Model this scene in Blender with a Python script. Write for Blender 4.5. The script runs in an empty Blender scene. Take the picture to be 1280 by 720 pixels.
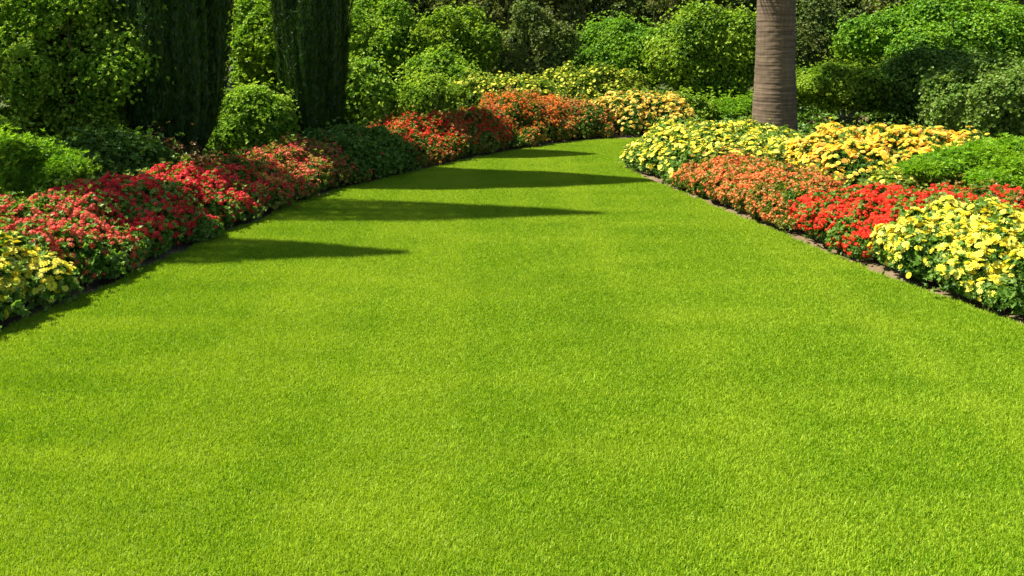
import bpy, math, random
import numpy as np

# ------------------------------------------------------------------ camera, world, sun, exposure
scene = bpy.context.scene
C = scene.collection
rad = math.radians
F_PX, HORIZON, EYE, PITCH = 1100.0, 20.0, 1.70, 6.0      # pixels of the 1280 px wide photograph; metres; degrees

cam_d = bpy.data.cameras.new('camera')
cam = bpy.data.objects.new('camera', cam_d); C.objects.link(cam)
cam.location = (0, 0, EYE)
cam.rotation_euler = (rad(90 - PITCH), 0, 0)
cam_d.sensor_width = 36
cam_d.lens = 36 * F_PX / 1280
cam_d.shift_y = -(360 - (HORIZON + F_PX * math.tan(rad(PITCH)))) / 1280
cam_d.clip_start = 0.05
cam_d.clip_end = 2000
scene.camera = cam

SUN_EL = 61.0
SUN_DIR = np.array([-1.0, 0.06])                          # towards the sun, on the ground
az = math.atan2(SUN_DIR[0], SUN_DIR[1])
world = bpy.data.worlds.new('World'); scene.world = world; world.use_nodes = True
wn, wl = world.node_tree.nodes, world.node_tree.links
sky = wn.new('ShaderNodeTexSky'); sky.sky_type = 'NISHITA'; sky.sun_disc = False
sky.sun_elevation = rad(SUN_EL); sky.sun_rotation = az
wl.new(sky.outputs[0], wn['Background'].inputs[0]); wn['Background'].inputs[1].default_value = 0.06
sd = bpy.data.lights.new('sun', 'SUN'); sd.energy = 5.0; sd.angle = rad(0.5); sd.color = (1, 0.95, 0.85)
sun = bpy.data.objects.new('sun', sd); C.objects.link(sun)
sun.rotation_euler = (rad(90 - SUN_EL), 0, -az + math.pi)
from mathutils import Vector
_tow = Vector((math.cos(rad(SUN_EL)) * math.sin(az), math.cos(rad(SUN_EL)) * math.cos(az), math.sin(rad(SUN_EL))))
sun.rotation_euler = _tow.to_track_quat('Z', 'Y').to_euler()
SUNV = np.array(_tow)
scene.view_settings.view_transform = 'Standard'
scene.view_settings.look = 'None'
scene.view_settings.exposure = 1.2
scene.view_settings.gamma = 1.0
scene.cycles.max_bounces = 12
scene.cycles.diffuse_bounces = 9
scene.cycles.transmission_bounces = 9
scene.cycles.transparent_max_bounces = 4

# ------------------------------------------------------------------ helpers
def norm(v): return v / (np.linalg.norm(v, axis=-1, keepdims=True) + 1e-9)

class Noise:
    """smooth 3-D noise as a sum of random sine waves"""
    def __init__(s, seed, freq=1.0, n=14):
        r = np.random.default_rng(seed)
        s.k = norm(r.normal(size=(n, 3))) * freq * r.uniform(.6, 1.9, (n, 1)) * 2 * math.pi
        s.p = r.uniform(0, 6.28, n); s.a = 1.5 / math.sqrt(n)
    def __call__(s, P): return np.sin(P @ s.k.T + s.p).sum(1) * s.a

def mesh_from(name, V, T, attrs=None, smooth=False, quads=None):
    me = bpy.data.meshes.new(name)
    V = np.asarray(V, np.float32)
    nt = 0 if T is None else len(T); nq = 0 if quads is None else len(quads)
    me.vertices.add(len(V)); me.vertices.foreach_set('co', V.ravel())
    idx = []
    if nt: idx.append(np.asarray(T, np.int32).ravel())
    if nq: idx.append(np.asarray(quads, np.int32).ravel())
    idx = np.concatenate(idx)
    me.loops.add(len(idx)); me.loops.foreach_set('vertex_index', idx)
    me.polygons.add(nt + nq)
    st = np.concatenate([np.arange(nt) * 3, nt * 3 + np.arange(nq) * 4]).astype(np.int32)
    me.polygons.foreach_set('loop_start', st)
    if smooth: me.polygons.foreach_set('use_smooth', np.ones(nt + nq, bool))
    for k, v in (attrs or {}).items():
        a = me.attributes.new(k, 'FLOAT', 'POINT'); a.data.foreach_set('value', np.asarray(v, np.float32))
    me.update(calc_edges=True)
    return me

def obj(name, me, mat, parent=None):
    o = bpy.data.objects.new(name, me); C.objects.link(o)
    if mat is not None: me.materials.append(mat)
    if parent is not None: o.parent = parent
    return o

def thing(name, label, cat, loc, group=None):
    o = bpy.data.objects.new(name, None); C.objects.link(o); o.empty_display_size = .2
    o.location = loc; o['label'] = label; o['category'] = cat
    if group: o['group'] = group
    return o

def instance(tv, tt, P, R, S, tattr=None, rnd=None):
    """copy a small template to many places inside one mesh"""
    n, k = len(P), len(tv)
    S = np.asarray(S, float)
    if S.ndim == 1: S = S[:, None]
    V = np.einsum('nij,nkj->nki', R, tv[None] * S[:, None, :] if S.shape[1] == 3 else np.repeat(tv[None], n, 0) * S[:, :, None]) + P[:, None]
    T = (tt[None] + (np.arange(n) * k)[:, None, None]).reshape(-1, 3)
    at = {'rnd': np.repeat(rnd, k)}
    if tattr is not None: at['cen'] = np.tile(tattr, n)
    return V.reshape(-1, 3), T, at

def frames(N, A):
    """rotation matrices whose z column is N and whose y column follows A"""
    z = norm(N); y = norm(A - (A * z).sum(1, keepdims=True) * z); x = np.cross(y, z)
    return np.stack([x, y, z], 2)

# ---- leaf and blossom templates
def leaf_t(w=.32, fold=.12, bend=.12):
    v = np.array([[0, 0, 0], [-w, .45, fold], [w, .45, fold], [0, 1, -bend]], float)
    t = np.array([[0, 3, 1], [0, 2, 3]])
    return v, t
LEAF = leaf_t()
def rosette(n, spread, w=.3, seed=0):
    r = np.random.default_rng(seed); lv, lt = leaf_t(w, .1, .18); V = []; T = []
    for i in range(n):
        a = i * 2.4 + r.uniform(-.3, .3); e = spread * r.uniform(.45, 1.15)
        d = np.array([math.cos(a) * math.sin(e), math.sin(a) * math.sin(e), math.cos(e)])
        N = np.array([-math.cos(a) * math.cos(e), -math.sin(a) * math.cos(e), math.sin(e)])
        R = frames(N[None], d[None])[0]
        V.append((lv * r.uniform(.75, 1.1)) @ R.T); T.append(lt + len(lv) * i)
    return np.concatenate(V), np.concatenate(T)
ROS = rosette(8, 1.15, .3, 3)
ROS_NARROW = rosette(8, .9, .13, 5)
ROS_TIGHT = rosette(7, .95, .42, 9)
def spray():
    """slender upright cypress spray: three narrow blades"""
    V = []; T = []
    for i, (dx, dy, l) in enumerate([(-.10, .05, .8), (.0, -.03, 1.0), (.11, .03, .72)]):
        b = len(V) * 0 + i * 4
        V += [[dx * .2 - .035, 0, 0], [dx * .2 + .035, 0, 0], [dx + .03, l * .6, dy], [dx * 1.3, l, dy * 2]]
        T += [[b, b + 1, b + 2], [b, b + 2, b + 3]]
    return np.array(V, float), np.array(T)
SPRAY = spray()

def daisy(np_=11, rows=2, cup=.25):
    """round open flower: rows of petals round a small raised disc; radius 1, faces +z"""
    V = []; T = []; A = []
    for rw in range(rows):
        R0 = 1.0 - .3 * rw; zl = .10 * rw
        for i in range(np_):
            a = 2 * math.pi * (i + .5 * rw) / np_; hw = math.pi / np_ * 1.05
            b = len(V)
            for (rr, aa, zz) in ((.12, 0, zl), (.68 * R0, -hw, zl + cup * .45 + .05), (.68 * R0, hw, zl + cup * .45 - .03), (R0, -hw * .35, zl + cup - .12), (R0, hw * .45, zl + cup - .12)):
                V.append([rr * math.cos(a + aa), rr * math.sin(a + aa), zz]); A.append(0.25 if rr == .12 else 0)
            T += [[b, b + 1, b + 2], [b + 1, b + 3, b + 4], [b + 1, b + 4, b + 2]]
    b = len(V); V.append([0, 0, .3]); A.append(1)
    for i in range(6):
        V.append([.22 * math.cos(i * 1.047), .22 * math.sin(i * 1.047), .16]); A.append(.9)
    for i in range(6): T.append([b, b + 1 + i, b + 1 + (i + 1) % 6])
    return np.array(V, float), np.array(T), np.array(A, float)
DAISY = daisy(11, 2)
DAISY_FULL = daisy(10, 3, .35)
def umbel(n=9, seed=0):
    """a rounded head of small five-petalled florets"""
    r = np.random.default_rng(seed); V = []; T = []; A = []
    for i in range(n):
        t = math.acos(1 - (i + .5) / n * .95); a = i * 2.4
        N = np.array([math.sin(t) * math.cos(a), math.sin(t) * math.sin(a), math.cos(t)])
        R = frames((N + r.normal(size=3) * .2)[None], r.normal(size=(1, 3)))[0]; c = N * .68; s = .40 * r.uniform(.8, 1.2)
        for k in range(5):
            b = len(V); q = 2 * math.pi * k / 5
            for (rr, aa, zz) in ((0, 0, 0), (.75, -.5, .12), (1, 0, .08), (.75, .5, .2)):
                p = np.array([rr * math.cos(q + aa), rr * math.sin(q + aa), zz]) * s
                V.append(list(R @ p + c)); A.append(1 if rr == 0 else 0)
            T += [[b, b + 1, b + 2], [b, b + 2, b + 3]]
    return np.array(V, float), np.array(T), np.array(A, float)
UMBEL = umbel(9, 2)
UMBEL_SMALL = umbel(5, 4)

# ------------------------------------------------------------------ materials
def rgb(c): return (c[0], c[1], c[2], 1)
def new_mat(name):
    m = bpy.data.materials.new(name); m.use_nodes = True; nt = m.node_tree; nt.nodes.clear()
    return m, nt.nodes, nt.links

def leaf_mat(name, cols, trans=.35, gloss=.42, spec=.3, tcol=None, patch=None, scale=1.6):
    """cols: colours the single leaves take, spread by a per-leaf random number; patch: colour of whole young or dry shoots"""
    m, n, l = new_mat(name)
    at = n.new('ShaderNodeAttribute'); at.attribute_name = 'rnd'
    rp = n.new('ShaderNodeValToRGB'); e = rp.color_ramp.elements
    for i, c in enumerate(cols):
        el = e[i] if i < 2 else e.new(0)
        el.color = rgb(c)
    for i, el in enumerate(e): pass
    k = len(cols)
    for i in range(k): e[i].position = i / max(1, k - 1)
    for i, c in enumerate(cols): e[i].color = rgb(c)
    l.new(at.outputs['Fac'], rp.inputs[0]); col = rp.outputs[0]
    if patch is not None:
        g = n.new('ShaderNodeNewGeometry'); nz = n.new('ShaderNodeTexNoise'); nz.inputs['Scale'].default_value = scale
        nz.inputs['Detail'].default_value = 3
        l.new(g.outputs['Position'], nz.inputs['Vector'])
        mr = n.new('ShaderNodeMapRange'); mr.inputs[1].default_value = .42; mr.inputs[2].default_value = .68
        l.new(nz.outputs[0], mr.inputs[0])
        mx = n.new('ShaderNodeMix'); mx.data_type = 'RGBA'; mx.inputs[7].default_value = rgb(patch)
        l.new(mr.outputs[0], mx.inputs[0]); l.new(col, mx.inputs[6]); col = mx.outputs[2]
    p = n.new('ShaderNodeBsdfPrincipled'); p.inputs['Roughness'].default_value = gloss
    p.inputs['Specular IOR Level'].default_value = spec
    l.new(col, p.inputs['Base Color'])
    t = n.new('ShaderNodeBsdfTranslucent')
    tm = n.new('ShaderNodeMix'); tm.data_type = 'RGBA'; tm.blend_type = 'MULTIPLY'; tm.inputs[0].default_value = 1
    l.new(col, tm.inputs[6]); tm.inputs[7].default_value = rgb(tcol or (1.25, 1.2, .5)); l.new(tm.outputs[2], t.inputs[0])
    ms = n.new('ShaderNodeMixShader'); ms.inputs[0].default_value = trans
    l.new(p.outputs[0], ms.inputs[1]); l.new(t.outputs[0], ms.inputs[2])
    o = n.new('ShaderNodeOutputMaterial'); l.new(ms.outputs[0], o.inputs[0])
    return m

def petal_mat(name, cols, centre, trans=.25):
    m, n, l = new_mat(name)
    at = n.new('ShaderNodeAttribute'); at.attribute_name = 'rnd'
    rp = n.new('ShaderNodeValToRGB'); e = rp.color_ramp.elements
    while len(e) < len(cols): e.new(.5)
    for i in range(len(cols)): e[i].position = i / (len(cols) - 1)
    for i, c in enumerate(cols): e[i].color = rgb(c)
    l.new(at.outputs['Fac'], rp.inputs[0])
    ac = n.new('ShaderNodeAttribute'); ac.attribute_name = 'cen'
    mx = n.new('ShaderNodeMix'); mx.data_type = 'RGBA'; l.new(ac.outputs['Fac'], mx.inputs[0])
    l.new(rp.outputs[0], mx.inputs[6]); mx.inputs[7].default_value = rgb(centre)
    p = n.new('ShaderNodeBsdfPrincipled'); p.inputs['Roughness'].default_value = .6; p.inputs['Specular IOR Level'].default_value = .2
    l.new(mx.outputs[2], p.inputs['Base Color'])
    t = n.new('ShaderNodeBsdfTranslucent'); l.new(mx.outputs[2], t.inputs[0])
    ms = n.new('ShaderNodeMixShader'); ms.inputs[0].default_value = trans
    l.new(p.outputs[0], ms.inputs[1]); l.new(t.outputs[0], ms.inputs[2])
    o = n.new('ShaderNodeOutputMaterial'); l.new(ms.outputs[0], o.inputs[0])
    return m

def noise_mat(name, c1, c2, scale=6, bump=.3, rough=.9, c3=None, scale3=1.2, stretch=(1, 1, 1)):
    m, n, l = new_mat(name)
    g = n.new('ShaderNodeTexCoord'); mp = n.new('ShaderNodeMapping'); mp.inputs['Scale'].default_value = stretch
    l.new(g.outputs['Object'], mp.inputs[0])
    nz = n.new('ShaderNodeTexNoise'); nz.inputs['Scale'].default_value = scale; nz.inputs['Detail'].default_value = 8
    nz.inputs['Roughness'].default_value = .65; l.new(mp.outputs[0], nz.inputs['Vector'])
    mr = n.new('ShaderNodeMapRange'); mr.inputs[1].default_value = .35; mr.inputs[2].default_value = .65; l.new(nz.outputs[0], mr.inputs[0])
    mx = n.new('ShaderNodeMix'); mx.data_type = 'RGBA'; l.new(mr.outputs[0], mx.inputs[0])
    mx.inputs[6].default_value = rgb(c1); mx.inputs[7].default_value = rgb(c2); col = mx.outputs[2]
    if c3:
        n3 = n.new('ShaderNodeTexNoise'); n3.inputs['Scale'].default_value = scale3; n3.inputs['Detail'].default_value = 4; l.new(mp.outputs[0], n3.inputs['Vector'])
        m3 = n.new('ShaderNodeMapRange'); m3.inputs[1].default_value = .45; m3.inputs[2].default_value = .65; l.new(n3.outputs[0], m3.inputs[0])
        x3 = n.new('ShaderNodeMix'); x3.data_type = 'RGBA'; l.new(m3.outputs[0], x3.inputs[0]); l.new(col, x3.inputs[6]); x3.inputs[7].default_value = rgb(c3); col = x3.outputs[2]
    p = n.new('ShaderNodeBsdfPrincipled'); p.inputs['Roughness'].default_value = rough; l.new(col, p.inputs['Base Color'])
    p.inputs['Specular IOR Level'].default_value = .2
    b = n.new('ShaderNodeBump'); b.inputs['Strength'].default_value = bump; b.inputs['Distance'].default_value = .02
    l.new(nz.outputs[0], b.inputs['Height']); l.new(b.outputs[0], p.inputs['Normal'])
    o = n.new('ShaderNodeOutputMaterial'); l.new(p.outputs[0], o.inputs[0])
    return m

def grass_mat(name='mown_grass'):
    m, n, l = new_mat(name)
    at = n.new('ShaderNodeAttribute'); at.attribute_name = 'rnd'
    rp = n.new('ShaderNodeValToRGB'); e = rp.color_ramp.elements
    cols = GRASS_COLS
    while len(e) < len(cols): e.new(.5)
    for i in range(len(cols)): e[i].position = i / (len(cols) - 1)
    for i, c in enumerate(cols): e[i].color = rgb(c)
    l.new(at.outputs['Fac'], rp.inputs[0]); col = rp.outputs[0]
    g = n.new('ShaderNodeNewGeometry')
    def patch(col, stretch, scale, lo, hi, c, amt, detail=3):
        mp = n.new('ShaderNodeMapping'); mp.inputs['Scale'].default_value = stretch; l.new(g.outputs['Position'], mp.inputs[0])
        nz = n.new('ShaderNodeTexNoise'); nz.inputs['Scale'].default_value = scale; nz.inputs['Detail'].default_value = detail; l.new(mp.outputs[0], nz.inputs['Vector'])
        mr = n.new('ShaderNodeMapRange'); mr.inputs[1].default_value = lo; mr.inputs[2].default_value = hi; mr.inputs[4].default_value = amt; l.new(nz.outputs[0], mr.inputs[0])
        mx = n.new('ShaderNodeMix'); mx.data_type = 'RGBA'; l.new(mr.outputs[0], mx.inputs[0]); l.new(col, mx.inputs[6]); mx.inputs[7].default_value = rgb(c)
        return mx.outputs[2]
    col = patch(col, (.6, 1.4, 1), 1.7, .45, .75, GRASS_PALE, .55, 5)
    col = patch(col, (.5, 1.3, 1), 2.2, .48, .75, GRASS_DEEP, .6, 5)
    col = patch(col, (1.7, .09, 1), 1.0, .48, .58, GRASS_PALE, .28, 1)
    col = patch(col, (.3, 2.2, 1), 1.3, .5, .75, GRASS_PALE, .35, 3)
    p = n.new('ShaderNodeBsdfPrincipled'); p.inputs['Roughness'].default_value = .5; p.inputs['Specular IOR Level'].default_value = .25
    l.new(col, p.inputs['Base Color'])
    t = n.new('ShaderNodeBsdfTranslucent')
    tm = n.new('ShaderNodeMix'); tm.data_type = 'RGBA'; tm.blend_type = 'MULTIPLY'; tm.inputs[0].default_value = 1
    l.new(col, tm.inputs[6]); tm.inputs[7].default_value = (1.2, 1.15, .5, 1); l.new(tm.outputs[2], t.inputs[0])
    ms = n.new('ShaderNodeMixShader'); ms.inputs[0].default_value = .4
    l.new(p.outputs[0], ms.inputs[1]); l.new(t.outputs[0], ms.inputs[2])
    o = n.new('ShaderNodeOutputMaterial'); l.new(ms.outputs[0], o.inputs[0])
    return m

GRASS_COLS = [(.12, .26, .005), (.23, .41, .009), (.30, .465, .014), (.45, .57, .035)]
GRASS_PALE = (.44, .56, .035)
GRASS_DEEP = (.17, .33, .005)
M_GRASS = grass_mat()
M_THATCH = noise_mat('lawn_thatch', (.08, .13, .008), (.15, .21, .015), 60, .4)
M_SOIL = noise_mat('bed_soil', (.12, .075, .04), (.27, .205, .115), 34, .9, .95, (.17, .12, .06), 5)
M_GROUND = noise_mat('far_ground', (.05, .06, .02), (.09, .11, .03), 3, .3)
M_BARK = noise_mat('bark', (.06, .04, .025), (.14, .10, .06), 14, .6, .9, stretch=(1, 1, .25))
M_STEM = noise_mat('green_stem', (.05, .08, .02), (.09, .07, .03), 20, .3)
M_PALE = noise_mat('pale_stem', (.30, .26, .19), (.45, .40, .30), 20, .4)

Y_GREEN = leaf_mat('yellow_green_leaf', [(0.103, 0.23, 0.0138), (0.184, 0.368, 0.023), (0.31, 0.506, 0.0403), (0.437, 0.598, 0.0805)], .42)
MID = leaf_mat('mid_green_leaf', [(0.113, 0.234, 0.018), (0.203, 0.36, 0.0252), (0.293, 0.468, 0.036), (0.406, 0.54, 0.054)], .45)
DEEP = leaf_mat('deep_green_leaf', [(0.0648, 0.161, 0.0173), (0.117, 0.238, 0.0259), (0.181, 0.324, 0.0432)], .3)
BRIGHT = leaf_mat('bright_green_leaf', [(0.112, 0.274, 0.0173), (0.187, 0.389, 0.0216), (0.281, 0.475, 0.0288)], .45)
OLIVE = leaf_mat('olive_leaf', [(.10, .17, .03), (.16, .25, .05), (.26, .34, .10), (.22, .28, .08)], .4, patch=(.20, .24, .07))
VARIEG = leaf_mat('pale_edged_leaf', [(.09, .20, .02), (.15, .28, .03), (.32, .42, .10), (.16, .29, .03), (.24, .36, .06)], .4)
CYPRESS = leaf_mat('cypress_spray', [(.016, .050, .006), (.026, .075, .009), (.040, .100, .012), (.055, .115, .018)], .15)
WOODS = leaf_mat('woodland_leaf', [(.10, .15, .03), (.18, .24, .05), (.28, .32, .09), (.22, .22, .08)], .4)
BRONZE = leaf_mat('bronze_leaf', [(0.078, 0.13, 0.026), (0.208, 0.117, 0.039), (0.312, 0.13, 0.052), (0.13, 0.182, 0.039)], .3)
BEDGREEN = leaf_mat('bedding_leaf', [(0.0607, 0.151, 0.0202), (0.121, 0.254, 0.0304), (0.203, 0.355, 0.0506), (.24, .36, .09)], .45)
BEDYEL = leaf_mat('bedding_yellow_green_leaf', [(0.099, 0.195, 0.018), (0.198, 0.33, 0.03), (0.363, 0.45, 0.06)], .45)
BEDRUST = leaf_mat('bedding_rusty_leaf', [(.07, .17, .02), (.14, .26, .03), (.30, .34, .06), (.45, .24, .08)], .45)
FROND = leaf_mat('palm_frond', [(.04, .10, .012), (.08, .16, .02), (.12, .18, .03)], .3)

P_YEL = petal_mat('clear_yellow_petal', [(.78, .66, .03), (.86, .76, .05), (.88, .82, .16), (.82, .78, .08)], (.75, .50, .02))
P_GOLD = petal_mat('golden_petal', [(.85, .38, .05), (.88, .62, .06), (.90, .70, .05), (.88, .74, .12), (.85, .45, .10)], (.75, .35, .02))
P_GOLDF = petal_mat('warm_yellow_petal', [(.85, .60, .06), (.88, .66, .08), (.88, .70, .18), (.85, .50, .10)], (.75, .40, .02))
P_RED = petal_mat('scarlet_petal', [(.80, .02, .012), (.88, .035, .015), (.90, .09, .03), (.86, .03, .03)], (.70, .05, .02))
P_CRIM = petal_mat('crimson_petal', [(.62, .012, .02), (.82, .02, .04), (.85, .06, .06), (.80, .02, .07)], (.5, .06, .03))
P_CORAL = petal_mat('coral_petal', [(.78, .03, .03), (.85, .06, .06), (.82, .17, .11), (.85, .04, .06), (.80, .09, .08)], (.6, .2, .08))
P_ORANGE = petal_mat('orange_petal', [(.80, .08, .04), (.85, .15, .06), (.85, .26, .09), (.88, .06, .03)], (.8, .35, .06))
P_FLAME = petal_mat('flame_petal', [(.80, .06, .01), (.85, .12, .015), (.80, .28, .03), (.75, .08, .02)], (.7, .25, .03))
P_LEMON = petal_mat('lemon_petal', [(.60, .60, .04), (.70, .68, .06), (.75, .72, .12)], (.6, .5, .03))

# ------------------------------------------------------------------ ground, bed soil, lawn
LEFT = [(-3.6, -3), (-3.4, 0), (-3.15, 2.4), (-2.92, 3.9), (-2.75, 4.73), (-2.61, 5.22), (-2.47, 6.03), (-2.18, 7.06), (-1.83, 8.39), (-1.19, 9.35), (-.42, 10.6), (.55, 11.6), (1.1, 12.05)]
RIGHT = [(2.9, 12.3), (2.6, 11.7), (2.1, 11.5), (1.52, 10.9), (1.36, 10.2), (1.27, 9.75), (1.45, 9.1), (1.60, 8.5), (2.05, 7.06), (2.30, 6.03), (2.8, 4.82), (3.15, 3.8), (3.5, 2.4), (3.8, 0), (4.0, -3)]
POLY = np.array(LEFT + RIGHT, float)
def smooth_poly(P, it=3):
    for _ in range(it):
        Q = np.roll(P, -1, 0); P = np.stack([.75 * P + .25 * Q, .25 * P + .75 * Q], 1).reshape(-1, 2)
    return P
POLY = smooth_poly(POLY)
def signed_dist(pts):
    """distance to the lawn outline, negative inside"""
    A = POLY; B = np.roll(POLY, -1, 0); out = np.empty(len(pts))
    for s in range(0, len(pts), 20000):
        p = pts[s:s + 20000, None]; ab = (B - A)[None]; t = np.clip(((p - A) * ab).sum(2) / ((ab ** 2).sum(2) + 1e-12), 0, 1)
        d = np.sqrt((((A + t[..., None] * ab) - p) ** 2).sum(2)).min(1)
        c = ((A[None, :, 1] > p[..., 1]) != (B[None, :, 1] > p[..., 1])) & (p[..., 0] < (B - A)[None, :, 0] * (p[..., 1] - A[None, :, 1]) / (B[None, :, 1] - A[None, :, 1] + 1e-12) + A[None, :, 0])
        out[s:s + 20000] = np.where(c.sum(1) % 2 == 1, -d, d)
    return out

def grid(x0, x1, y0, y1, step):
    xs = np.arange(x0, x1 + step / 2, step); ys = np.arange(y0, y1 + step / 2, step)
    X, Y = np.meshgrid(xs, ys); nx, ny = len(xs), len(ys)
    i = np.arange(nx - 1)[None] + nx * np.arange(ny - 1)[:, None]; i = i.ravel()
    return X.ravel(), Y.ravel(), np.stack([i, i + 1, i + 1 + nx, i + nx], 1)

g = obj('ground', mesh_from('ground', [[-600, -600, -.12], [600, -600, -.12], [600, 600, -.12], [-600, 600, -.12]], None, quads=[[0, 1, 2, 3]]), M_GROUND)
g['kind'] = 'structure'
gx, gy, gq = grid(-9, 10, -3.5, 19, .055)
sdist = signed_dist(np.stack([gx, gy], 1))
P3 = np.stack([gx, gy, gx * 0], 1)
gz = .006 * Noise(1, 6)(P3) + .010 * Noise(2, 2.2)(P3) + .002 * Noise(3, 12)(P3)
gz = gz + np.clip(sdist, 0, .8) * .05 - .012
gz = np.where(sdist < -.02, -.06, gz)
SO = 1
s = obj('bed_soil', mesh_from('bed_soil', np.stack([gx, gy, gz], 1), None, quads=gq, smooth=True), M_SOIL); s['kind'] = 'structure'
# the lawn's own sheet, cut to the outline
lv = np.concatenate([[[0, 5, 0.0]], np.c_[POLY, np.full(len(POLY), 0.0)]])
import bmesh
bm = bmesh.new(); bv = [bm.verts.new((p[0], p[1], 0)) for p in POLY]; bw = [bm.verts.new((p[0], p[1], -.07)) for p in POLY]
bm.faces.new(bv)
for i in range(len(bv)):
    j = (i + 1) % len(bv); bm.faces.new((bv[i], bw[i], bw[j], bv[j]))
bmesh.ops.triangulate(bm, faces=bm.faces[:]); me = bpy.data.meshes.new('lawn'); bm.to_mesh(me); bm.free()
o = obj('lawn', me, M_THATCH); o['kind'] = 'structure'

# low leafy cover over the soil behind the flowers
R = np.random.default_rng(21)
q = np.stack([R.uniform(-8.5, 9.5, 52000), R.uniform(3, 18.5, 52000)], 1); q = q[signed_dist(q) > .55]
n_ = len(q); cz = Noise(31, .9)(np.c_[q, q[:, 0] * 0]); q = q[cz > -.9]; n_ = len(q)
P = np.c_[q, R.uniform(.02, .16, n_)]
V, T, at = instance(ROS[0], ROS[1], P, frames(norm(np.array([0, 0, 1.]) + R.normal(size=(n_, 3)) * .4), R.normal(size=(n_, 3))), R.uniform(.04, .09, n_), None, R.uniform(0, 1, n_))
gc = obj('ground_cover', mesh_from('ground_cover', V, T, at), DEEP); gc['kind'] = 'stuff'; gc['category'] = 'ground cover'; gc['label'] = 'low dark green leaves covering the soil behind the flowers'

# grass: one object whose points carry small tufts
R = np.random.default_rng(11)
tufts = bpy.data.collections.new('grass_tuft_shapes')
for k in range(5):
    nb = 300; r = np.sqrt(R.uniform(0, 1, nb)) * .075; a = R.uniform(0, 6.283, nb)
    px, py = r * np.cos(a), r * np.sin(a)
    L = R.uniform(.012, .024, nb); W = R.uniform(.0011, .0019, nb); ya = R.uniform(0, 6.283, nb)
    lean = np.abs(R.normal(0, .55, nb)) + .05; la = R.uniform(0, 6.283, nb)
    dx, dy = np.cos(la) * np.sin(lean), np.sin(la) * np.sin(lean); dz = np.cos(lean)
    wx, wy = np.cos(ya) * W, np.sin(ya) * W
    V = np.zeros((nb, 5, 3))
    V[:, 0] = np.stack([px - wx, py - wy, px * 0 - .002], 1); V[:, 1] = np.stack([px + wx, py + wy, px * 0 - .002], 1)
    mx_, my_, mz_ = px + dx * L * .4, py + dy * L * .4, dz * L * .62
    V[:, 2] = np.stack([mx_ - wx * .85, my_ - wy * .85, mz_], 1); V[:, 3] = np.stack([mx_ + wx * .85, my_ + wy * .85, mz_], 1)
    V[:, 4] = np.stack([px + dx * L * 1.15, py + dy * L * 1.15, np.maximum(dz * L * .95, .004)], 1)
    T = np.array([[0, 1, 3], [0, 3, 2], [2, 3, 4]])[None] + (np.arange(nb) * 5)[:, None, None]
    me = mesh_from('grass_tuft', V.reshape(-1, 3), T.reshape(-1, 3), {'rnd': np.repeat(R.uniform(0, 1, nb), 5)})
    me.materials.append(M_GRASS)
    to = bpy.data.objects.new('grass_tuft', me); tufts.objects.link(to)
sx, sy, _ = grid(-3.7, 4.2, -1.0, 12.6, .062)
sx = sx + R.uniform(-.022, .022, len(sx)); sy = sy + R.uniform(-.022, .022, len(sy))
dd = signed_dist(np.stack([sx, sy], 1)); ed = Noise(7, 1.1)(np.stack([sx, sy, sx * 0], 1))
keep = dd < -.045 + .012 * ed
sx, sy = sx[keep], sy[keep]
me = bpy.data.meshes.new('grass'); me.vertices.add(len(sx)); me.vertices.foreach_set('co', np.stack([sx, sy, sx * 0 + .001], 1).astype(np.float32).ravel())
a = me.attributes.new('turn', 'FLOAT_VECTOR', 'POINT'); tv = np.zeros((len(sx), 3), np.float32); tv[:, 2] = R.uniform(0, 6.283, len(sx)); a.data.foreach_set('vector', tv.ravel())
a = me.attributes.new('size', 'FLOAT', 'POINT'); a.data.foreach_set('value', (1 + .07 * Noise(8, .5)(np.stack([sx, sy, sx * 0], 1)) + R.uniform(-.1, .1, len(sx))).astype(np.float32))
grass = obj('grass', me, M_GRASS); grass['kind'] = 'stuff'; grass['label'] = 'short bright green mown grass covering the whole lawn'; grass['category'] = 'grass'
ng = bpy.data.node_groups.new('tufts', 'GeometryNodeTree')
ng.interface.new_socket('Geometry', in_out='INPUT', socket_type='NodeSocketGeometry'); ng.interface.new_socket('Geometry', in_out='OUTPUT', socket_type='NodeSocketGeometry')
gi, go = ng.nodes.new('NodeGroupInput'), ng.nodes.new('NodeGroupOutput')
ci = ng.nodes.new('GeometryNodeCollectionInfo'); ci.inputs[0].default_value = tufts; ci.inputs[1].default_value = True; ci.inputs[2].default_value = True
ip = ng.nodes.new('GeometryNodeInstanceOnPoints'); ip.inputs['Pick Instance'].default_value = True
na = ng.nodes.new('GeometryNodeInputNamedAttribute'); na.data_type = 'FLOAT_VECTOR'; na.inputs[0].default_value = 'turn'
nb_ = ng.nodes.new('GeometryNodeInputNamedAttribute'); nb_.data_type = 'FLOAT'; nb_.inputs[0].default_value = 'size'
ng.links.new(gi.outputs[0], ip.inputs['Points']); ng.links.new(ci.outputs[0], ip.inputs['Instance'])
ng.links.new(na.outputs[0], ip.inputs['Rotation']); ng.links.new(nb_.outputs[0], ip.inputs['Scale']); ng.links.new(ip.outputs[0], go.inputs[0])
md = grass.modifiers.new('tufts', 'NODES'); md.node_group = ng

# ------------------------------------------------------------------ builders for plants
def rand_dirs(r, n): return norm(r.normal(size=(n, 3)))

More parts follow.
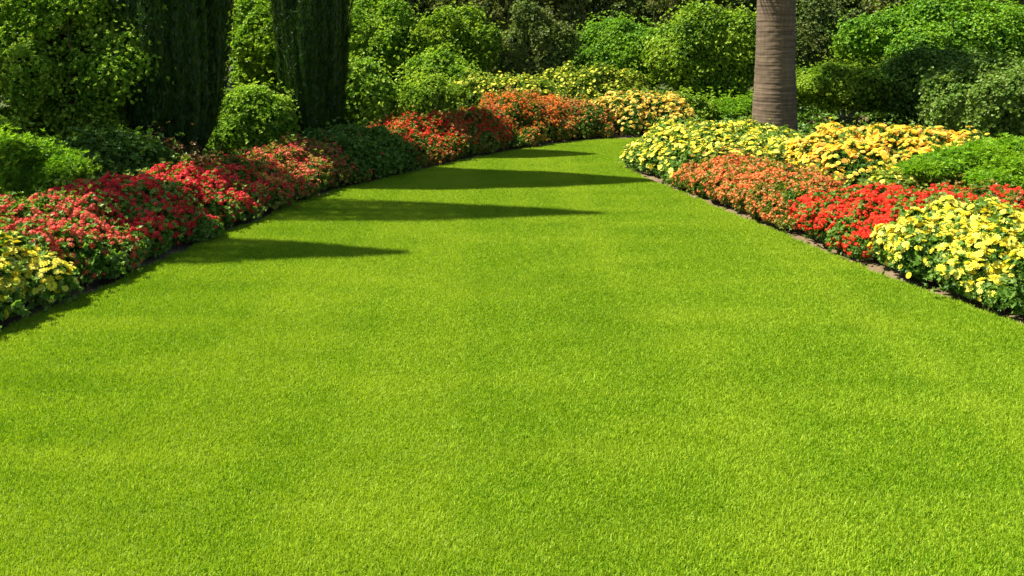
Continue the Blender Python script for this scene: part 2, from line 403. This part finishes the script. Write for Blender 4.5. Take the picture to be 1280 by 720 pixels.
def tube(path, radii, sides=7):
    path = np.asarray(path, float); n = len(path); V = []; Q = []
    for i in range(n):
        t = norm(path[min(i + 1, n - 1)] - path[max(i - 1, 0)]); u = norm(np.cross(t, [.31, .95, .1])); w = np.cross(t, u)
        for k in range(sides):
            a = 2 * math.pi * k / sides; V.append(path[i] + radii[i] * (math.cos(a) * u + math.sin(a) * w))
    for i in range(n - 1):
        for k in range(sides):
            k2 = (k + 1) % sides; Q.append([i * sides + k, i * sides + k2, (i + 1) * sides + k2, (i + 1) * sides + k])
    return np.array(V), np.array(Q)

def tubes_mesh(name, items):
    V = []; Q = []; b = 0
    for path, radii, sides in items:
        v, q = tube(path, radii, sides); V.append(v); Q.append(q + b); b += len(v)
    return mesh_from(name, np.concatenate(V), None, quads=np.concatenate(Q), smooth=True)

def branches(r, h, spread, n, r0, z_base=-.05):
    it = []
    for i in range(n):
        a = r.uniform(0, 6.28); s = spread * r.uniform(.3, 1)
        p = [[r.normal(0, .03), r.normal(0, .03), z_base]]
        for t in (.3, .6, 1.0):
            p.append([math.cos(a) * s * t ** 1.3 + r.normal(0, .02), math.sin(a) * s * t ** 1.3 + r.normal(0, .02), h * t * r.uniform(.9, 1.0)])
        it.append((p, [r0, r0 * .75, r0 * .5, r0 * .2], 6))
    return it

def crown_points(r, lobes, n, rough, seed, inner=.18, shoot=.055, over=3, cut=.50, pshoot=.22):
    """points on the outer skin of a union of lobes (centre, radii), with outward directions"""
    cs = np.array([l[0] for l in lobes], float); rs = np.array([l[1] for l in lobes], float)
    area = (rs[:, 0] * rs[:, 1] + rs[:, 0] * rs[:, 2]); M = n * over; pick = r.choice(len(lobes), M, p=area / area.sum())
    d = rand_dirs(r, M); nz = Noise(seed, 2.2); nz2 = Noise(seed + 1, 6)
    P = cs[pick] + d * rs[pick]
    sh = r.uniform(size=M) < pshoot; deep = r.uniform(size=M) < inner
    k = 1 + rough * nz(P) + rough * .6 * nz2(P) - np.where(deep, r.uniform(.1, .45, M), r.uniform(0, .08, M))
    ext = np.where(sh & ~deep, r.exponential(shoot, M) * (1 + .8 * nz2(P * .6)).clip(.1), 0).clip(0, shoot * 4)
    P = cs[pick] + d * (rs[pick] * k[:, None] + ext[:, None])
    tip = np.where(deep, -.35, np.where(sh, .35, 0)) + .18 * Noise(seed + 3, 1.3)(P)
    m = P[:, 2] > .03
    for i in range(len(lobes)):
        q = (((P - cs[i]) / rs[i]) ** 2).sum(1); m &= ~((q < cut) & (pick != i))
    P, d, pick = P[m][:n], d[m][:n], pick[m][:n]
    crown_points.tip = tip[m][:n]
    N = norm(d / rs[pick])
    return P, N

def foliage(name, r, P, N, tmpl, size, up=.35, jitter=.6, mat=None, parent=None, follow=False):
    n = len(P)
    if follow:    # rosette: z axis of the template is the shoot's direction
        D = norm(N + np.array([0, 0, up]) + r.normal(size=(n, 3)) * jitter * .85)
        R = frames(D, r.normal(size=(n, 3)))
    else:
        D = norm(N + np.array([0, 0, up]) + r.normal(size=(n, 3)) * jitter)
        R = frames(D, norm(r.normal(size=(n, 3)) + np.array([0, 0, .5])))
    S = size * r.uniform(.65, 1.3, n)
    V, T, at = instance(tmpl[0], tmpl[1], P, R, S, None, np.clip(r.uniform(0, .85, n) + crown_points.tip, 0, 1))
    return obj(name, mesh_from(name, V, T, at), mat, parent)

def make_lobes(r, a, b, H, z0, k, size=.55, core=.8):
    """lobes filling an ellipsoid a x b that spans z0..H"""
    cz = (z0 + H) / 2; hz = (H - z0) / 2
    L = [((0, 0, cz), (a * core, b * core, hz * core))]
    for i in range(k):
        d = rand_dirs(r, 1)[0]
        if i < k * .7: d[2] = abs(d[2])
        s = size * r.uniform(.6, 1.1)
        o_ = r.uniform(.78, 1.12)
        L.append(((d[0] * a * (1 - s * .8) * o_, d[1] * b * (1 - s * .8) * o_, cz + d[2] * hz * (1 - s * .8) * o_), (a * s, b * s, max(.08, min(hz * s, a * s * 1.3)))))
    return L

def shrub(name, label, cat, x, y, a, b, H, mat, z0=0.0, k=7, n=5000, size=.05, tmpl='ros', rough=.05, seed=0, group=None, lobe=.5, trunk=0, up=.35, jitter=.6, stem_mat=None, shoot=.055, dense=2.3):
    r = np.random.default_rng(seed * 7 + 13)
    t = thing(name, label, cat, (x, y, 0), group)
    lobes = make_lobes(r, a, b, H, z0, int(k * 1.8), lobe * .85, .62 if lobe < .45 else .8)
    P, N = crown_points(r, lobes, int(n * dense), rough * 1.6, seed, .18, shoot)
    T = {'ros': ROS, 'narrow': ROS_NARROW, 'tight': ROS_TIGHT, 'leaf': LEAF}[tmpl]
    tree = trunk > 0
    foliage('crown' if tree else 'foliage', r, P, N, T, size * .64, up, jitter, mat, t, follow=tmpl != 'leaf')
    if tree:
        pts = [[0, 0, -.1], [r.normal(0, .04), r.normal(0, .04), H * .3], [r.normal(0, .08), r.normal(0, .08), H * .6], [r.normal(0, .1), r.normal(0, .1), H * .9]]
        obj('trunk', tubes_mesh('trunk', [(pts, [trunk * 1.25, trunk, trunk * .7, trunk * .2], 10)]), M_BARK, t)
        obj('limbs', tubes_mesh('limbs', branches(r, H * .8, a * .75, 7, trunk * .5, z0 * .5 + .1)), M_BARK, t)
    else:
        obj('stems', tubes_mesh('stems', branches(r, H * .8, a * .7, 9, .012 + .01 * H)), stem_mat or M_BARK, t)
    return t

CLUMPS = []
def clump(name, label, cat, x, y, a, b, H, leafmat, petal=None, nf=200, ftype='daisy', fsize=.026, nl=3500, lsize=.045, rot=0, seed=0, group=None, low=.25, grow=1.12):
    """note a drift of bedding plants; all are planted together in plant_beds() so that neighbours meet"""
    CLUMPS.append(dict(name=name, label=label, cat=cat, x=x, y=y, a=a * grow, b=b * grow, H=H, leafmat=leafmat, petal=petal, nf=nf, ftype=ftype, fsize=fsize, nl=nl, lsize=lsize, rot=rad(rot), seed=seed, group=group, low=low))

DOME = {21: .35, 22: .30, 25: .45, 26: .65, 13: .45, 11: .35}
def plant_beds():
    R0 = np.random.default_rng(404); st = .135
    gx, gy, _ = grid(-4.4, 5.4, 3.6, 15.4, st)
    gx = gx + R0.uniform(-.05, .05, len(gx)); gy = gy + R0.uniform(-.05, .05, len(gy))
    Q = np.stack([gx, gy], 1); E = []
    nz = Noise(71, 1.3)
    for i, c in enumerate(CLUMPS):
        dx, dy = gx - c['x'], gy - c['y']; co, si = math.cos(-c['rot']), math.sin(-c['rot'])
        u, v = dx * co - dy * si, dx * si + dy * co
        E.append(np.sqrt((u / c['a']) ** 2 + (v / c['b']) ** 2) + .07 * Noise(300 + i, 1.4)(np.stack([gx, gy, gx * 0], 1)))
    E = np.array(E); best = E.argmin(0); e = E.min(0); sd_ = signed_dist(Q); srt = np.sort(E, 0); gap = srt[1] - srt[0]
    for i, c in enumerate(CLUMPS):
        r = np.random.default_rng(c['seed'] * 17 + 5)
        edge = .10 if c['x'] > 0 else .065
        m = (best == i) & (e < 1.0) & (sd_ > edge)
        px, py, ee, ss, gg = gx[m], gy[m], e[m], sd_[m], gap[m]
        t = thing(c['name'], c['label'], c['cat'], (c['x'], c['y'], 0), c['group'])
        L = []; H = c['H']
        for X, Y, q, s_, g_ in zip(px, py, ee, ss, gg):
            k = min(1, max(0, (s_ - .08) / .34)); k = k * k * (3 - 2 * k)
            h = .92 * H * (1 - .52 * min(1, q) ** 5) * (1 - DOME.get(c['seed'], .26) * (1 - min(1, g_ / .30))) * (.58 + .46 * k) * r.uniform(.90, 1.08)
            w = r.uniform(.105, .165)
            L.append(((X - c['x'], Y - c['y'], h * .52), (w, w, h * .50)))
        nl = int(c['nl'] * 2.3)
        P, N = crown_points(r, L, nl, .06, c['seed'], .12, .03, over=6, cut=.66)
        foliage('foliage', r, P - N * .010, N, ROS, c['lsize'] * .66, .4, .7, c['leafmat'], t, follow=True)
        st_ = []
        for (cx, cy, cz), (w, _, hh) in (L * 12)[:max(14, len(L) // 2)]:
            cx, cy = cx + r.normal(0, .03), cy + r.normal(0, .03)
            st_.append(([[0, 0, -.09], [cx, cy, -.05], [cx + r.normal(0, .02), cy + r.normal(0, .02), cz], [cx + r.normal(0, .05), cy + r.normal(0, .05), cz + hh * .8]], [.006, .006, .005, .002], 5))
        obj('stems', tubes_mesh('stems', st_), M_STEM, t)
        if c['petal'] is None: continue
        tm = {'daisy': DAISY, 'full': DAISY_FULL, 'umbel': UMBEL, 'small': UMBEL_SMALL}[c['ftype']]
        nf = int(c['nf'] * FMUL)
        P, N = crown_points(r, L, nf * 3, .06, c['seed'], .0, .012, over=8, cut=.80)
        w_ = P + np.array([c['x'], c['y'], 0])
        keep = np.clip((P[:, 2] / H - c['low'] * .5) / .45, .12, 1) * np.clip(.85 + .38 * Noise(c['seed'] + 50, 1.7)(w_), .12, 1)
        m = (r.uniform(size=len(P)) < keep) & (P[:, 2] > .05)
        P, N = P[m][:nf], N[m][:nf]; n = len(P)
        D = norm(N * .8 + np.array([0, 0, .5]) + SUNV * .25 + r.normal(size=(n, 3)) * .38)
        S = c['fsize'] * .92 * np.where(r.uniform(size=n) < .15, r.uniform(.35, .6, n), r.uniform(.7, 1.2, n))
        V, TT, at = instance(tm[0], tm[1], P + N * .010 + np.array([0, 0, .006]), frames(D, r.normal(size=(n, 3))), S, tm[2], np.clip(r.normal(.5, .27, n), 0, 1))
        obj('blossoms', mesh_from('blossoms', V, TT, at), c['petal'], t)
FMUL = 2.6

def cypress(label, x, y, H, w, seed, n=26000, group='tall dark cypresses behind the left flower bed'):
    r = np.random.default_rng(seed)
    t = thing('cypress', label, 'cypress', (x, y, 0), group)
    u = r.uniform(0, 1, n); z = .22 + (H - .22) * u
    prof = np.interp(u, [0, .03, .08, .15, .25, .5, .75, .9, 1], [.45, .70, .86, .95, 1, 1.0, .74, .36, .02]) * w
    a = r.uniform(0, 6.283, n)
    nz = Noise(seed, 1.0)
    flute = 1 + .07 * np.sin(a * 9 + 2 * np.sin(z * .9)) + .05 * np.sin(a * 23 + z)
    q = np.stack([np.cos(a), np.sin(a), z * .35], 1)
    R_ = prof * flute * (1 + .06 * nz(q)) * np.where(r.uniform(size=n) < .25, r.uniform(.6, .95, n), r.uniform(.93, 1.03, n))
    P = np.stack([np.cos(a) * R_, np.sin(a) * R_, z], 1)
    out = np.stack([np.cos(a), np.sin(a), a * 0], 1)
    D = norm(out + r.normal(size=(n, 3)) * .45); A = norm(np.array([0, 0, 1.0]) + out * .10 + r.normal(size=(n, 3)) * .16)
    V, T, at = instance(SPRAY[0], SPRAY[1], P, frames(D, A), r.uniform(.05, .12, n) , None, r.uniform(0, 1, n))
    obj('crown', mesh_from('crown', V, T, at), CYPRESS, t)
    obj('trunk', tubes_mesh('trunk', [([[0, 0, -.1], [0, 0, H * .4], [0, 0, H * .9]], [.11, .08, .02], 10)]), M_BARK, t)
    return t

# ------------------------------------------------------------------ cypresses
cypress('broad dark cypress column behind the crimson flowers, the wider of the two', -3.58, 9.25, 9.1, .57, 1, 170000)
cypress('narrower dark cypress column right of the pale-leaved shrub', -2.46, 10.9, 6.2, .43, 2, 100000)
cypress('dark cypress standing left of the dense broadleaf tree', -5.45, 7.82, 11.2, .45, 3, 40000)
cypress('dark cypress nearest the coral flowers beside the lawn corner', -6.1, 6.5, 9.6, .42, 4, 34000)

# ------------------------------------------------------------------ palm
def palm(x, y):
    t = thing('palm_tree', 'palm with thick ringed grey-brown trunk rising behind the yellow flower mounds', 'palm', (x, y, 0))
    r = np.random.default_rng(5); sides = 64; V = []; Q = []
    Z = np.arange(-.1, 5.2, .012); nz = Noise(60, 1.5); ring = 0; nxt = 0.0; rings = []
    for z in Z:
        if z > nxt: nxt = z + r.uniform(.03, .07); ring = z
        f = (z - ring) / max(nxt - ring, .01)
        base = .243 + .085 * math.exp(-max(z, 0) / .45) + .012 * math.exp(-((z - .6) / .5) ** 2)
        rings.append(base + .0035 * (1 - f) ** 2)
    ang = np.arange(sides) / sides * 2 * math.pi
    for z, rr in zip(Z, rings):
        tilt = .010 * np.sin(ang + 1) + .003 * np.sin(3 * ang + z * 5)
        rad_ = rr * (1 + .012 * np.sin(ang * 2 + z * 1.3) + 0.004 * nz(np.stack([np.cos(ang), np.sin(ang), ang * 0 + z * 6], 1)))
        V.append(np.stack([np.cos(ang) * rad_ - .015 * z, np.sin(ang) * rad_, z + tilt], 1))
    V = np.concatenate(V); n = len(Z)
    i = np.arange(n - 1)[:, None] * sides; k = np.arange(sides)[None]; k2 = (k + 1) % sides
    Q = np.stack([(i + k), (i + k2), (i + k2 + sides), (i + k + sides)], 2).reshape(-1, 4)
    m, nn, l = new_mat('palm_bark')
    tc = nn.new('ShaderNodeTexCoord'); mp = nn.new('ShaderNodeMapping'); mp.inputs['Scale'].default_value = (1.0, 1.0, 26); l.new(tc.outputs['Object'], mp.inputs[0])
    a = nn.new('ShaderNodeTexNoise'); a.inputs['Scale'].default_value = 2.2; a.inputs['Detail'].default_value = 6; l.new(mp.outputs[0], a.inputs['Vector'])
    mp2 = nn.new('ShaderNodeMapping'); mp2.inputs['Scale'].default_value = (9, 9, 2); l.new(tc.outputs['Object'], mp2.inputs[0])
    b = nn.new('ShaderNodeTexNoise'); b.inputs['Scale'].default_value = 3; b.inputs['Detail'].default_value = 8; l.new(mp2.outputs[0], b.inputs['Vector'])
    rp = nn.new('ShaderNodeValToRGB'); e = rp.color_ramp.elements; e[0].position = .32; e[0].color = (.09, .062, .038, 1); e[1].position = .68; e[1].color = (.20, .145, .088, 1); l.new(a.outputs[0], rp.inputs[0])
    mx = nn.new('ShaderNodeMix'); mx.data_type = 'RGBA'; mx.blend_type = 'MULTIPLY'; mx.inputs[0].default_value = .6
    rp2 = nn.new('ShaderNodeValToRGB'); e = rp2.color_ramp.elements; e[0].position = .3; e[0].color = (.55, .5, .45, 1); e[1].position = .7; e[1].color = (1.25, 1.2, 1.1, 1); l.new(b.outputs[0], rp2.inputs[0])
    l.new(rp.outputs[0], mx.inputs[6]); l.new(rp2.outputs[0], mx.inputs[7])
    p = nn.new('ShaderNodeBsdfPrincipled'); p.inputs['Roughness'].default_value = .85; l.new(mx.outputs[2], p.inputs['Base Color'])
    bp = nn.new('ShaderNodeBump'); bp.inputs['Strength'].default_value = .4; bp.inputs['Distance'].default_value = .015; l.new(a.outputs[0], bp.inputs['Height']); l.new(bp.outputs[0], p.inputs['Normal'])
    oo = nn.new('ShaderNodeOutputMaterial'); l.new(p.outputs[0], oo.inputs[0])
    obj('trunk', mesh_from('trunk', V, None, quads=Q, smooth=True), m, t)
    # crown of arching feather fronds, each frond a part
    lv, lt = leaf_t(.035, .01, .25)
    for f in range(20):
        az_ = f * 2.4; e0 = rad(r.uniform(-25, 70)) if f > 8 else rad(r.uniform(-40, -10)); Ln = r.uniform(1.5, 2.0)
        pts = []; p = np.array([-.06 + .15 * math.cos(az_), .15 * math.sin(az_), 5.15]); e_ = e0
        for s_ in range(16):
            pts.append(p.copy()); p = p + Ln / 16 * np.array([math.cos(az_) * math.cos(e_), math.sin(az_) * math.cos(e_), math.sin(e_)]); e_ -= .085
        pts = np.array(pts); v, q = tube(pts, np.linspace(.022, .005, 16), 5)
        nL = 90; tt = np.linspace(.12, 1, nL); ip_ = np.stack([np.interp(tt * 15, np.arange(16), pts[:, j]) for j in range(3)], 1)
        side = np.array([-math.sin(az_), math.cos(az_), 0]); al = np.array([math.cos(az_), math.sin(az_), 0])
        sg = np.where(np.arange(nL) % 2 == 0, 1, -1)[:, None]
        A = norm(sg * side + al * .55 + np.array([0, 0, -.15]) + r.normal(size=(nL, 3)) * .08); N = norm(np.array([0, 0, 1]) + r.normal(size=(nL, 3)) * .2)
        Vv, T, at = instance(lv, lt, ip_, frames(N, A), .55 * np.sin(np.clip(tt, .1, .97) * math.pi) ** .6 + .05, None, r.uniform(0, 1, nL))
        q2 = np.concatenate([q[:, [0, 1, 2]], q[:, [0, 2, 3]]]) + len(Vv)
        obj('frond', mesh_from('frond', np.concatenate([Vv, v]), np.concatenate([T, q2]), {'rnd': np.concatenate([at['rnd'], np.full(len(v), .5)])}), FROND, t)
palm(3.53, 11.75)

# ------------------------------------------------------------------ left bed, near to far
GL = 'flower clumps along the left edge of the lawn'
GR = 'flower clumps along the right edge of the lawn'
GB = 'yellow flowering mounds behind the end of the left bed'
FC = 'flower clump'
clump('flower_clump', 'dark leafy clump with yellow daisies at the lawn corner, below the coral flowers', FC, -2.95, 4.88, .46, .42, .54, BEDGREEN, P_YEL, 460, 'full', .028, 4200, .046, 0, 1, GL, low=.05)
clump('flower_clump', 'coral red clump with green leaves showing, between the yellow daisies and crimson flowers', FC, -2.98, 5.66, .54, .62, .50, BEDGREEN, P_CORAL, 760, 'umbel', .027, 6500, .045, 0, 2, GL, low=.22)
clump('flower_clump', 'deep crimson clump partly in cypress shade, right after the coral clump', FC, -2.80, 6.33, .54, .60, .47, BEDGREEN, P_CRIM, 760, 'umbel', .028, 5000, .042, 0, 3, GL, low=.15)
clump('flower_clump', 'bright crimson clump in full sun beside the widest shadow on the lawn', FC, -2.58, 7.0, .50, .58, .46, BEDGREEN, P_CRIM, 760, 'umbel', .027, 4500, .042, 0, 4, GL, low=.15)
clump('flower_clump', 'rusty red shaded clump in front of the round yellow-green shrub', FC, -2.30, 7.75, .50, .56, .42, BEDRUST, P_CRIM, 420, 'small', .026, 4500, .042, 0, 5, GL, low=.2)
clump('flower_clump', 'salmon orange clump with pale green leaves where the lawn edge starts to bend', FC, -2.0, 8.6, .54, .50, .46, BEDRUST, P_CORAL, 330, 'small', .026, 5500, .042, 0, 6, GL, low=.3)
clump('leafy_bedding_clump', 'dark green shaded clump without open flowers between salmon and red clumps', 'leafy clump', -1.62, 9.42, .60, .52, .48, DEEP, P_CORAL, 16, 'small', .022, 6500, .045, 0, 7, GL)
clump('flower_clump', 'scarlet topped clump with orange sides, right of the dark leafy clump', FC, -1.0, 10.28, .62, .50, .52, BEDRUST, P_RED, 420, 'small', .026, 6000, .04, 0, 8, GL, low=.35)
clump('flower_clump', 'dark red shaded clump just behind the scarlet topped one', FC, -.38, 11.12, .50, .42, .52, BEDRUST, P_RED, 300, 'small', .026, 4500, .04, 0, 9, GL, low=.2)
clump('leafy_bedding_clump', 'small low dark green clump at the foot of the flame orange flowers', 'leafy clump', .04, 11.12, .26, .26, .30, BEDGREEN, None, 0, 'small', .026, 2200, .04, 0, 10, GL)
clump('flower_clump', 'large flame orange clump on the outside of the lawn bend', FC, .22, 11.95, .66, .55, .64, BEDRUST, P_FLAME, 800, 'small', .026, 7000, .04, 0, 11, GL, low=.3)
clump('flower_clump', 'small orange clump between the flame orange and the golden mounds', FC, .92, 12.45, .40, .38, .50, BEDRUST, P_ORANGE, 230, 'small', .024, 4000, .04, 0, 12, GL, low=.3)
clump('flower_clump', 'golden yellow mound closing the far end of the lawn', FC, 1.88, 12.95, .68, .48, .56, BEDGREEN, P_GOLDF, 720, 'full', .035, 5000, .045, 0, 13, GL, low=.25)
clump('flower_clump', 'long lemon yellow mound left behind the flame orange clump', FC, -.10, 13.4, .95, .55, .80, BEDYEL, P_LEMON, 520, 'daisy', .028, 7000, .05, 0, 14, GB, low=.6)
clump('flower_clump', 'taller lemon yellow mound behind the golden one, under the round dark green shrub', FC, 1.20, 14.0, .90, .55, .88, BEDYEL, P_LEMON, 520, 'daisy', .028, 7000, .05, 0, 15, GB, low=.6)

# ------------------------------------------------------------------ right bed
clump('flower_clump', 'yellow daisy mound beside the scarlet flowers, at the lawn edge', FC, 2.92, 5.50, .66, .58, .46, BEDGREEN, P_YEL, 980, 'full', .027, 5500, .048, 0, 21, GR, low=.2)
clump('flower_clump', 'nearest yellow daisy mound, cut by the right side of the photo', FC, 3.45, 4.72, .76, .66, .52, BEDGREEN, P_YEL, 1300, 'full', .027, 7500, .05, 0, 22, GR, low=.2)
clump('flower_clump', 'vivid scarlet clump, the brightest red in the right bed', FC, 2.74, 6.42, .74, .56, .38, BEDGREEN, P_RED, 1350, 'umbel', .024, 5500, .042, 0, 23, GR, low=.1)
clump('flower_clump', 'orange and green speckled clump between the scarlet clump and the lawn bend', FC, 2.08, 7.70, .64, .92, .37, BEDRUST, P_ORANGE, 750, 'small', .027, 8500, .04, 12, 24, GR, low=.1)
clump('flower_clump', 'wide pale yellow mound in front of the palm trunk', FC, 2.27, 9.70, 1.04, 1.05, .45, BEDGREEN, P_YEL, 1250, 'daisy', .031, 9500, .05, 0, 25, GR, low=.3)
clump('flower_clump', 'golden mound with apricot blossoms, right of the palm trunk', FC, 3.72, 8.50, 1.04, .56, .60, BEDGREEN, P_GOLD, 1900, 'full', .031, 6500, .045, 0, 26, GR, low=.15)
clump('flower_clump', 'little pale yellow clump tucked between golden mound and feathery green mound', FC, 3.33, 7.35, .22, .2, .40, BEDYEL, P_YEL, 50, 'daisy', .03, 1200, .045, 0, 27, GR, low=.2)
clump('flower_clump', 'small rusty orange clump at the inside tip of the lawn bend', FC, 1.74, 10.95, .26, .34, .32, BEDRUST, P_ORANGE, 60, 'small', .022, 2600, .035, 0, 28, GR)
clump('flower_clump', 'thin scarlet patch under the edge of the feathery green mound', FC, 3.55, 6.55, .36, .3, .40, BEDRUST, P_RED, 240, 'umbel', .026, 2200, .04, 0, 29, GR, low=.2)

plant_beds()

# ------------------------------------------------------------------ green shrubs
GS = 'green shrubs behind the flower beds'
SH = 'shrub'
shrub('shrub', 'feathery bright green mound behind the nearest yellow daisies', SH, 4.2, 7.45, .88, .54, .63, BRIGHT, k=8, n=14000, size=.06, tmpl='narrow', rough=.03, seed=31, group=GS, up=1.0, lobe=.45, shoot=.015)
shrub('shrub', 'bright green narrow-leaved shrub beside the coral flowers', SH, -3.98, 7.02, .54, .42, .72, BRIGHT, k=8, n=11000, size=.055, tmpl='narrow', rough=.04, shoot=.03, seed=32, group=GS, up=.6)
shrub('shrub', 'small yellow-green tuft topping the narrow-leaved shrub at the left', SH, -4.5, 7.55, .25, .25, .86, Y_GREEN, k=5, n=1500, size=.05, seed=33, group=GS)
shrub('shrub', 'dark low shrub under the dense broadleaf tree', SH, -3.75, 7.95, .55, .45, .62, DEEP, k=7, n=4500, size=.06, seed=34, group=GS)
shrub('shrub', 'bronze leaved low plant at the foot of the wide cypress', SH, -3.35, 8.55, .38, .35, .46, BRONZE, k=5, n=2400, size=.045, seed=35, group=GS)
shrub('shrub', 'round yellow-green shrub between the two cypresses, behind rusty red flowers', SH, -3.10, 10.42, .50, .42, .84, Y_GREEN, k=8, n=5000, size=.045, seed=36, group=GS)
shrub('shrub', 'lime green rounded shrub right of the narrower cypress', SH, -2.06, 12.3, .54, .45, 1.02, Y_GREEN, k=8, n=6000, size=.05, seed=37, group=GS, tmpl='tight')
shrub('shrub', 'mid green rounded shrub left of the lemon yellow mound', SH, -1.18, 12.35, .50, .45, .82, MID, k=8, n=5000, size=.045, seed=38, group=GS)
shrub('shrub', 'tall pale-leaved shrub filling the gap between both cypresses', SH, -3.22, 12.2, .66, .4, 2.15, Y_GREEN, k=16, n=9500, size=.055, rough=.07, seed=39, group=GS, lobe=.38)
shrub('shrub', 'airy yellow-green shrub directly right of the narrower cypress, reaching the top of the photo', SH, -2.25, 15.0, .75, .6, 2.2, Y_GREEN, k=14, n=9000, size=.06, rough=.07, seed=40, group=GS, lobe=.42)
shrub('shrub', 'light green bushy shrub above the mid green rounded one', SH, -1.02, 14.9, .90, .6, 1.82, MID, k=14, n=9000, size=.06, rough=.07, seed=41, group=GS, lobe=.42)
shrub('shrub', 'low spreading shrub peeping over the long lemon mound', SH, -1.15, 13.9, .65, .4, 1.12, Y_GREEN, k=9, n=5000, size=.055, rough=.06, seed=42, group=GS)
shrub('shrub', 'loose grey-green shrub with upright shoots, above the lemon mounds', SH, .42, 15.4, .72, .55, 1.95, OLIVE, k=14, n=7000, size=.06, rough=.10, seed=43, group=GS, lobe=.36)
shrub('shrub', 'smooth round dark green shrub, clipped like a ball', SH, 1.92, 16.0, 1.0, .8, 1.58, BRIGHT, k=5, n=15000, size=.045, rough=.025, seed=44, group=GS, tmpl='tight', lobe=.6)
shrub('shrub', 'big light green domed shrub left of the palm trunk', SH, 3.30, 14.6, .98, .8, 1.88, MID, k=9, n=15000, size=.048, rough=.035, seed=45, group=GS, tmpl='tight', lobe=.55)
shrub('shrub', 'low green shrub right of the golden mound', SH, 2.62, 13.3, .50, .4, .50, MID, k=6, n=3500, size=.045, seed=46, group=GS)
shrub('shrub', 'low grassy strip plant just left of the palm base', SH, 3.35, 13.6, .62, .35, .40, BRIGHT, k=5, n=4000, size=.06, tmpl='narrow', seed=47, group=GS, up=1.0)
shrub('shrub', 'olive shrub seen just right of the palm trunk', SH, 5.15, 15.6, .75, .7, 2.1, OLIVE, k=12, n=9000, size=.055, rough=.06, seed=48, group=GS)
shrub('shrub', 'huge rounded clipped green shrub filling the top right', SH, 7.1, 14.3, 1.85, 1.1, 2.15, BRIGHT, k=8, n=26000, size=.05, rough=.03, seed=49, group=GS, tmpl='tight', lobe=.5)
shrub('shrub', 'dark green shrub with pale stems below, right of the palm base', SH, 4.95, 13.0, .85, .5, 1.0, MID, z0=.26, k=10, n=8000, size=.045, seed=50, group=GS, stem_mat=M_PALE)
shrub('shrub', 'dense shrub with pale-edged leaves at the right side above feathery mound', SH, 5.75, 10.4, .95, .75, 1.22, VARIEG, k=8, n=14000, size=.045, rough=.04, seed=51, group=GS, tmpl='tight')
shrub('shrub', 'dark shaded shrub in the hollow between the pale-edged and the clipped shrub', SH, 6.1, 12.6, .8, .6, 1.25, DEEP, z0=.1, k=8, n=8000, size=.045, seed=52, group=GS)

# ------------------------------------------------------------------ trees
shrub('broadleaf_tree', 'dense broadleaf tree with sunlit yellow-green shoots at the left side', 'tree', -4.5, 8.95, 1.0, .70, 2.2, Y_GREEN, z0=.12, k=26, n=27000, size=.044, rough=.08, seed=61, lobe=.34, trunk=.07)
shrub('broadleaf_tree', 'dark leaved understorey tree behind the low dark shrub', 'tree', -5.6, 11.0, 1.3, .8, 2.5, DEEP, z0=.0, k=18, n=14000, size=.06, rough=.07, seed=62, lobe=.4, trunk=.08)
GT = 'woodland trees behind the garden'
rb = np.random.default_rng(77)
rows = [(-9.5, 15.5, 'leftmost woodland tree, behind the cypresses'), (-6.6, 17.0, 'woodland tree behind the wide cypress'), (-4.2, 18.0, 'woodland tree behind the narrower cypress'),
        (-1.9, 18.6, 'olive brown woodland tree above the light green bushy shrub'), (.1, 18.2, 'dark olive woodland tree above the loose grey-green shrub'), (2.1, 19.4, 'brownish woodland tree above the clipped ball shrub'),
        (4.1, 18.4, 'olive woodland tree behind the domed shrub and palm'), (6.3, 18.8, 'woodland tree right of the palm, behind the olive shrub'), (8.6, 18.0, 'woodland tree above the huge clipped shrub'), (11.2, 17.0, 'rightmost woodland tree behind the huge clipped shrub')]
for i, (x, y, lab) in enumerate(rows):
    shrub('woodland_tree', lab, 'tree', x, y, 1.55, 1.1, rb.uniform(2.9, 3.6), [WOODS, OLIVE][i % 2 if i > 3 else 0], z0=.2, k=20, n=13000, dense=1.3, size=.10, rough=.08, seed=70 + i, group=GT, lobe=.36, trunk=.12)
# far wood that reads as one mass
r = np.random.default_rng(90)
L = [((x + r.normal(0, .5), 24 + r.uniform(-1, 2), 2.0), (2.2, 1.5, r.uniform(1.8, 2.8))) for x in np.arange(-24, 25, 2.4)]
P, N = crown_points(r, L, 36000, .07, 91)
wv = foliage('distant_wood', r, P, N, ROS, .15, .3, .6, WOODS, None, follow=True)
wv['kind'] = 'stuff'; wv['label'] = 'dark dense wood closing the view behind the garden trees'; wv['category'] = 'wood'
